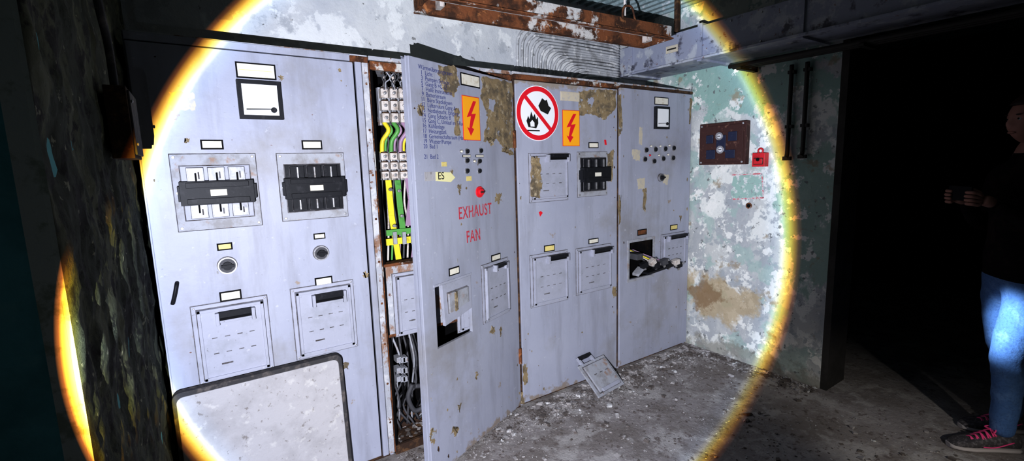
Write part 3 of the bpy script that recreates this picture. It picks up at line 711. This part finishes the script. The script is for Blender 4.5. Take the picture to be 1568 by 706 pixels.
g.finish('pipe_run')

# ------------------------------------------------------------------ duct, cables, lamp, left wall things
g = G()
g.box(2.98, 3.325, .3, 2.775, 2.24, 2.46, 'duct')
for y in (1.35, 2.0, 2.62): g.box(2.965, 3.325, y, y + .035, 2.225, 2.475, 'duct')
for y in (.9, 2.3): g.box(3.1, 3.13, y, y + .03, 2.46, 2.78, 'rustd'); 
g.box(2.95, 2.98, .5, 2.7, 2.235, 2.25, 'duct')
g.box(2.972, 2.98, 2.20, 2.30, 2.33, 2.38, 'tape'); g.box(2.970, 2.972, 2.21, 2.29, 2.35, 2.36, 'blkink')
for y in (1.6, 1.8, 2.2, 2.45): 
    for z in (2.265, 2.435): g.cyl((2.972, y, z), (2.98, y, z), .006, 'steel', 8)
g.finish('ventilation_duct', bevel=.004)
g = G()
for k in range(15):
    x = 1.95 + k * .040; zt_ = 2.50 - k * .020; rb = .09
    pts = [(x, 2.762, 2.02), (x, 2.755, zt_ - rb * 1.6), (x + rb * .12, 2.75, zt_ - rb * .75), (x + rb * .6, 2.745, zt_ - rb * .2), (x + rb * 1.6, 2.74, zt_)]
    if x + rb * 1.6 < 2.8: pts.append((2.80, 2.74, zt_ + .006 * math.sin(k)))
    pts.append((2.945, 2.735, zt_ - .01))
    g.tube(pts, .010, 'conduit')
g.finish('cable_bundle')

lamp = root('ceiling_light_fixture', (1.8, 2.1, 2.36))
g = G()
pA = Vector((.98, 2.17, 2.33)); pB = Vector((2.53, 2.02, 2.30)); ax = (pB - pA).normalized(); sd = Vector((-ax.y, ax.x, 0)).normalized(); L_ = (pB - pA).length; mid = (pA + pB) / 2
up = ax.cross(sd)
g.obox(mid + up * .065, ax * L_ / 2, sd * .10, up * .006, 'rust')
for s_ in (-1, 1):
    g.obox(mid + sd * .10 * s_ + up * .03, ax * L_ / 2, sd * .006, up * .040, 'rust')
    g.obox(mid + sd * .112 * s_ - up * .008, ax * L_ / 2, sd * .018, up * .004, 'rust')
for e in (pA, pB): g.obox(e + up * .03, ax * .006, sd * .105, up * .04, 'rust')
g.obox(mid + up * .05, ax * (L_ / 2 - .05), sd * .035, up * .018, 'wallb')
g.finish('housing', lamp, .002)
g = G()
for t in (.15, .82):
    p = pA.lerp(pB, t); g.cyl(p + up * .06, Vector((p.x, p.y, 2.78)), .008, 'cer', 10); g.cyl(Vector((p.x, p.y, 2.75)), Vector((p.x, p.y, 2.78)), .04, 'rust', 16)
p = pA.lerp(pB, .75); g.tube([p + sd * -.10 + up * .06, p + sd * -.11 + up * .12, p + ax * .06 + sd * -.11 + up * .13, p + ax * .1 + sd * -.10 + up * .06], .006, 'rust')
for t in (.06, .94):
    p = pA.lerp(pB, t); g.obox(p + up * .02, ax * .012, sd * .03, up * .03, 'cer')
g.finish('hangers', lamp)

g = G()
a0, a1 = 1.70, 1.90
g.fbox(FJ, a0, a1, 0.0, .05, 1.60, 1.80, 'rustd'); g.fbox(FJ, a0 + .01, a1 - .01, .05, .056, 1.61, 1.79, 'frame')
for z in (1.64, 1.76): g.cyl(FJ.P(a0 + .02, .056, z), FJ.P(a0 + .02, .061, z), .005, 'steel', 8)
g.finish('junction_box', bevel=.003)
g = G()
g.tube([(-.165, 1.77, 1.80), (-.165, 1.76, 1.92), (-.165, 1.68, 2.0), (-.165, 1.62, 2.15), (-.165, 1.60, 2.4), (-.165, 1.60, 2.78)], .010, 'frame')
g.finish('conduit_pipe')

# ------------------------------------------------------------------ debris
vsx, fcs = [], []
def chip(c, s):
    b = len(vsx); R3 = Matrix.Rotation(random.uniform(0, 6.28), 3, 'Z') @ Matrix.Rotation(random.uniform(-.4, .4), 3, 'X')
    sx, sy, sz = s * random.uniform(.5, 1.4), s * random.uniform(.5, 1.2), s * random.uniform(.12, .5)
    for x, y, z in ((-1, -1, -1), (1, -1, -1), (1, 1, -1), (-1, 1, -1), (-1, -1, 1), (1, -1, 1), (1, 1, 1), (-1, 1, 1)):
        k = random.uniform(.5, 1.1); v = R3 @ Vector((x * sx * k, y * sy * k, z * sz)); vsx.append(Vector(c) + v + Vector((0, 0, sz * .8)))
    for f_ in ((0, 3, 2, 1), (4, 5, 6, 7), (0, 1, 5, 4), (1, 2, 6, 5), (2, 3, 7, 6), (3, 0, 4, 7)): fcs.append([b + i for i in f_])
for i in range(9500):
    if random.random() < .72:
        x = random.uniform(.75, 3.3); y = 2.29 - abs(random.gauss(0, .15))
    else: x = random.uniform(.5, 3.28); y = random.uniform(.4, 2.28)
    if x < 1.65 and y > 2.28 - (1.65 - x) * .42 - .02: 
        if random.random() < .6: continue
    chip((x, y, 0), random.choice((.002, .002, .003, .003, .004, .005, .007)) if random.random() < .95 else random.choice((.010, .014, .018)))
for i in range(600): 
    y = random.uniform(1.3, 2.25); chip((3.31 - abs(random.gauss(0, .06)), y, 0), random.choice((.004, .006, .01, .014)))
for i in range(260): chip((random.uniform(.78, 1.55), random.uniform(2.34, 2.6), .05), random.choice((.006, .01, .014)))
me = bpy.data.meshes.new('floor_debris'); me.from_pydata(vsx, [], fcs); me.materials.append(M['chip'])
o = bpy.data.objects.new('floor_debris', me); sc.collection.objects.link(o)

# ------------------------------------------------------------------ person
pf = Vector((-.72, .694, 0)).normalized(); pr = pf.cross(UP).normalized()
NF, FF = .09, -.10       # fore/aft offset of the near and far foot
PB = Vector((3.40, .517, 0)) - pf * NF
def pp(f_, r_, z_): return PB + pf * f_ + pr * r_ + UP * z_
person = root('person', PB)
def skin(name, V, E, rootidx=0, sub=2):
    me = bpy.data.meshes.new(name); me.from_pydata([v[0] for v in V], E, []); ob = bpy.data.objects.new(name, me); sc.collection.objects.link(ob)
    ob.modifiers.new('skin', 'SKIN'); sv = me.skin_vertices[0].data
    for i, v in enumerate(V): 
        r = v[1] if isinstance(v[1], tuple) else (v[1], v[1]); sv[i].radius = r; sv[i].use_root = (i == rootidx)
    s = ob.modifiers.new('sub', 'SUBSURF'); s.levels = sub; s.render_levels = sub
    dg = bpy.context.evaluated_depsgraph_get(); dg.update()
    nm = bpy.data.meshes.new_from_object(ob.evaluated_get(dg)); ob.modifiers.clear(); ob.data = nm
    for p in nm.polygons: p.use_smooth = True
    return ob
V = [(pp(0, 0, .97), .15), (pp(0, 0, 1.12), .14), (pp(.01, 0, 1.30), .165), (pp(0, 0, 1.43), .12), (pp(.01, 0, 1.52), .06), (pp(.02, 0, 1.62), .052)]
E = [(0, 1), (1, 2), (2, 3), (3, 4), (4, 5)]
for sgn, fo in ((-1, NF), (1, FF)):
    b = len(V); r_ = .1 * sgn
    V += [(pp(fo * .1, r_, .88), .108), (pp(.02 + fo * .35, r_, .70), .094), (pp(.04 + fo * .7, r_, .51), .070), (pp(.0 + fo * .85, r_, .37), .066), (pp(-.01 + fo, r_, .13), .052), (pp(-.01 + fo, r_, .075), .050)]
    E += [(0, b)] + [(b + i, b + i + 1) for i in range(5)]
for sgn in (-1, 1):
    b = len(V)
    V += [(pp(0, .19 * sgn, 1.42), .068), (pp(-.01, .235 * sgn, 1.28), .056), (pp(.01, .25 * sgn, 1.13), .05), (pp(.13, .17 * sgn, 1.21), .042), (pp(.22, .09 * sgn, 1.29), .033)]
    E += [(3, b)] + [(b + i, b + i + 1) for i in range(4)]
body = skin('body', V, E, sub=3)
bmb = bmesh.new(); bmb.from_mesh(body.data)
bmesh.ops.bisect_plane(bmb, geom=bmb.verts[:] + bmb.edges[:] + bmb.faces[:], plane_co=(0, 0, .90), plane_no=(0, 0, 1))
# soft cloth folds in the trousers and jacket
for v in bmb.verts:
    if v.co.z > .1: v.co += v.normal * .004 * noise.noise(Vector((v.co.x * 14, v.co.y * 14, v.co.z * 22)))
bmb.to_mesh(body.data); bmb.free()
for mm in ('jeans', 'jacket', 'skin'): body.data.materials.append(M[mm])
for p in body.data.polygons:
    c = p.center; z = c.z; rad = (Vector((c.x, c.y, 0)) - PB).length
    p.use_smooth = True
    p.material_index = 0 if z < .90 else (2 if (z > 1.53 and rad < .1) else 1)
attach(body, person)
# head
g = G()
hc = pp(.035, 0, 1.70)
res = bmesh.ops.create_uvsphere(g.bm, u_segments=36, v_segments=28, radius=1)
for v in res['verts']:
    a, b, c = v.co.x, v.co.y, v.co.z
    wf, wr = .098, .076
    if c < 0: wr *= 1 - .28 * c * c - .1 * (-c); wf *= 1 - .08 * (-c)
    if a > 0 and c < -.3: a *= 1.08
    if a < 0 and c < -.2: a *= 1 - .35 * (-c - .2)
    nose = math.exp(-((b / .16) ** 2)) * math.exp(-(((c + .18) / .16) ** 2)) * (a > 0) * .022
    brow = math.exp(-(((c - .16) / .08) ** 2)) * (a > .5) * .004
    sock = math.exp(-(((abs(b) - .38) / .16) ** 2)) * math.exp(-(((c - .02) / .1) ** 2)) * (a > .4) * -.008
    v.co = hc + pf * (a * wf + nose + brow + sock) + pr * b * wr + UP * c * .122
for f_ in g.bm.faces: f_.smooth = True; f_.material_index = g.mi('skin')
for s_ in (-1, 1):
    g.sphere(hc + pf * .076 + pr * .030 * s_ + UP * .004, .011, 'bezel'); g.sphere(hc + pf * .0845 + pr * .030 * s_ + UP * .004, .0052, 'blackm')
    g.sphere(hc + pf * -.005 + pr * .077 * s_ - UP * .01, .03, 'skin', (.6, .3, 1.0), (pf, pr, UP))
    g.sphere(hc + pf * .088 + pr * .030 * s_ + UP * .024, .016, 'hair', (.4, 1.1, .22), (pf, pr, UP))
g.sphere(hc + pf * .086 - UP * .062, .022, 'skin', (.45, 1.0, .3), (pf, pr, UP))
g.finish('head', person)
g = G()
res = bmesh.ops.create_uvsphere(g.bm, u_segments=36, v_segments=28, radius=1)
dele = []
for v in res['verts']:
    a, b, c = v.co.x, v.co.y, v.co.z
    if (a > .35 and c < .52) or (a > .0 and c < .12) or c < -.55: dele.append(v)
    k = 1.10 + .03 * noise.noise(v.co * 6)
    v.co = hc + pf * (a * .100 * k) + pr * b * .079 * k + UP * c * .125 * k
bmesh.ops.delete(g.bm, geom=dele, context='VERTS')
for f_ in g.bm.faces: f_.smooth = True; f_.material_index = g.mi('hair')
hr = g.finish('hair', person); so = hr.modifiers.new('s', 'SOLIDIFY'); so.thickness = .01
# hands holding a phone
HO = .03
dev = pp(.285 + HO, 0, 1.34)
g = G(); g.obox(dev, pr * .075, UP * .037, pf * .004, 'blackm'); g.obox(dev - pf * .005, pr * .07, UP * .033, pf * .001, 'bluedk'); g.finish('phone', person, .003)
for sgn in (-1, 1):
    wr_ = pp(.19 + HO, .09 * sgn, 1.29); pm = pp(.245 + HO, .083 * sgn, 1.315)
    ob = skin('palm', [(wr_, .027), (wr_.lerp(pm, .5), .03), (pm, .032)], [(0, 1), (1, 2)]); ob.data.materials.append(M['skin']); attach(ob, person)
    for k in range(4):
        ln = (.9, 1.0, .95, .8)[k]; zz = 1.348 - k * .019
        r0 = pp(.262 + HO, .092 * sgn, zz - .006)
        Vf = [(pm.lerp(r0, .4), .010), (r0, .0098), (pp(.262 + HO + .030 * ln, .088 * sgn, zz), .009), (pp(.266 + HO + .034 * ln, .066 * sgn, zz), .0085), (pp(.262 + HO + .030 * ln, .044 * sgn, zz - .001), .0075)]
        ob = skin('finger', Vf, [(i, i + 1) for i in range(4)]); ob.data.materials.append(M['skin']); attach(ob, person)
    ob = skin('thumb', [(pm, .013), (pp(.25 + HO, .075 * sgn, 1.345), .0115), (pp(.268 + HO, .058 * sgn, 1.36), .010), (pp(.272 + HO, .04 * sgn, 1.365), .009)], [(0, 1), (1, 2), (2, 3)]); ob.data.materials.append(M['skin']); attach(ob, person)
# shoes
for sgn, fo in ((-1, NF), (1, FF)):
    g = G(); st = [(-.085, .030, .085), (-.07, .038, .098), (-.03, .040, .108), (.02, .040, .104), (.07, .044, .082), (.13, .050, .060), (.18, .046, .048), (.212, .030, .038), (.222, .012, .028)]
    def shoe(stn, zb, m, grow, ztop=None):
        prev = None
        for (t, w_, h_) in stn:
            top = h_ if ztop is None else ztop
            ring = []
            for k in range(16):
                an = 2 * math.pi * k / 16; cx_, cz_ = math.cos(an), math.sin(an)
                x = (abs(cx_) ** .7) * math.copysign(1, cx_) * (w_ + grow); zz = zb + (top - zb) * (.5 + .5 * (abs(cz_) ** .6) * math.copysign(1, cz_))
                x *= 1 - .35 * max(0, (zz - .05) / .06) * (ztop is None)
                ring.append(g.bm.verts.new(pp(fo + t, .1 * sgn + x, zz)))
            if prev:
                for k in range(16): g.face([prev[k], prev[(k + 1) % 16], ring[(k + 1) % 16], ring[k]], m, True)
            else: g.face(ring[::-1], m)
            prev = ring
        g.face(prev, m)
    shoe(st, .018, 'shoe', 0); shoe([(t * 1.02, w_, h_) for t, w_, h_ in st], .001, 'sole', .005, .024)
    for k in range(5):
        t = .035 + k * .022; h_ = .103 - k * .0105
        g.tube([pp(fo + t, .1 * sgn - .032, h_ - .014), pp(fo + t + .006, .1 * sgn, h_ + .004), pp(fo + t + .012, .1 * sgn + .032, h_ - .016)], .004, 'pink')
        g.tube([pp(fo + t + .012, .1 * sgn - .032, h_ - .016), pp(fo + t + .006, .1 * sgn, h_ + .004), pp(fo + t, .1 * sgn + .032, h_ - .014)], .004, 'pink')
    for s2 in (-1, 1):
        g.tube([pp(fo + .03, .1 * sgn, .114), pp(fo + .03, .1 * sgn + .018 * s2, .120), pp(fo + .045, .1 * sgn + .030 * s2, .108), pp(fo + .035, .1 * sgn, .110)], .0035, 'pink')
    g.tube([pp(fo + .10, .1 * sgn - .050, .035), pp(fo + .04, .1 * sgn - .045, .035), pp(fo - .04, .1 * sgn - .041, .065)], .003, 'pink')
    g.finish('shoe', person)

# ------------------------------------------------------------------ lights
def aim(o, d): o.rotation_euler = Vector(d).to_track_quat('-Z', 'Y').to_euler()
ld = bpy.data.lights.new('flashlight', 'SPOT'); ld.energy = 290; ld.spot_size = math.radians(175); ld.spot_blend = .0; ld.shadow_soft_size = 0.0
ld.use_nodes = True; nt = ld.node_tree; N = nt.nodes; L = nt.links
em = N['Emission']
tc = N.new('ShaderNodeTexCoord'); sp_ = N.new('ShaderNodeSeparateXYZ'); L.new(tc.outputs['Normal'], sp_.inputs[0])
ab = N.new('ShaderNodeMath'); ab.operation = 'ABSOLUTE'; L.new(sp_.outputs[2], ab.inputs[0])
ac = N.new('ShaderNodeMath'); ac.operation = 'ARCCOSINE'; L.new(ab.outputs[0], ac.inputs[0])
dv = N.new('ShaderNodeMath'); dv.operation = 'DIVIDE'; dv.inputs[1].default_value = math.pi / 2; L.new(ac.outputs[0], dv.inputs[0])
cr = N.new('ShaderNodeValToRGB'); L.new(dv.outputs[0], cr.inputs[0])
stops = [(0, (.57, .58, .615)), (24, (.55, .56, .61)), (31.5, (.52, .54, .61)), (33.0, (.57, .63, .75)), (33.4, (.95, .98, .92)), (33.85, (1, .90, .24)), (34.25, (1, .58, .07)), (34.6, (.30, .10, .025)), (35.0, (.003, .0035, .004)), (50, (.0018, .0024, .0027)), (80, (.0022, .0030, .0034))]
els = cr.color_ramp.elements
els[0].position = 0; els[0].color = (*stops[0][1], 1); els[1].position = 1; els[1].color = (.0006, .0007, .0008, 1)
for a_, c_ in stops[1:]:
    e = els.new(a_ / 90); e.color = (*c_, 1)
lf = N.new('ShaderNodeLightFalloff'); lf.inputs[0].default_value = 1.0
L.new(cr.outputs[0], em.inputs['Color']); L.new(lf.outputs['Linear'], em.inputs['Strength'])
lo = bpy.data.objects.new('flashlight', ld); sc.collection.objects.link(lo); lo.location = (-.166, 0, 1.35)
az, el = math.radians(57.8), math.radians(-5.7)
aim(lo, (math.cos(az) * math.cos(el), math.sin(az) * math.cos(el), math.sin(el)))
def spot(name, loc, tgt, size, blend, e, col, rad=.02):
    l = bpy.data.lights.new(name, 'SPOT'); l.energy = e; l.spot_size = math.radians(size); l.spot_blend = blend; l.color = col; l.shadow_soft_size = rad
    o = bpy.data.objects.new(name, l); sc.collection.objects.link(o); o.location = loc; aim(o, Vector(tgt) - Vector(loc)); return o
spot('torch_light', (2.2, 1.1, 1.25), pp(0.10, -.1, .66), 17, .95, 380, (.85, .92, 1))
spot('torch_light', (1.6, -.9, 1.4), (3.05, .72, 0), 30, 1.0, 130, (1, .95, .88))
w = bpy.data.worlds.new('w'); sc.world = w; w.use_nodes = True
w.node_tree.nodes['Background'].inputs[0].default_value = (.3, .4, .5, 1); w.node_tree.nodes['Background'].inputs[1].default_value = .0008

# ------------------------------------------------------------------ camera
cd = bpy.data.cameras.new('camera'); cd.sensor_fit = 'HORIZONTAL'; cd.sensor_width = 36; cd.lens = 36 * F / 1568; cd.clip_start = .02
co = bpy.data.objects.new('camera', cd); sc.collection.objects.link(co)
co.matrix_world = Matrix(((CX.x, CY.x, CZ.x, CAM.x), (CX.y, CY.y, CZ.y, CAM.y), (CX.z, CY.z, CZ.z, CAM.z), (0, 0, 0, 1)))
sc.camera = co
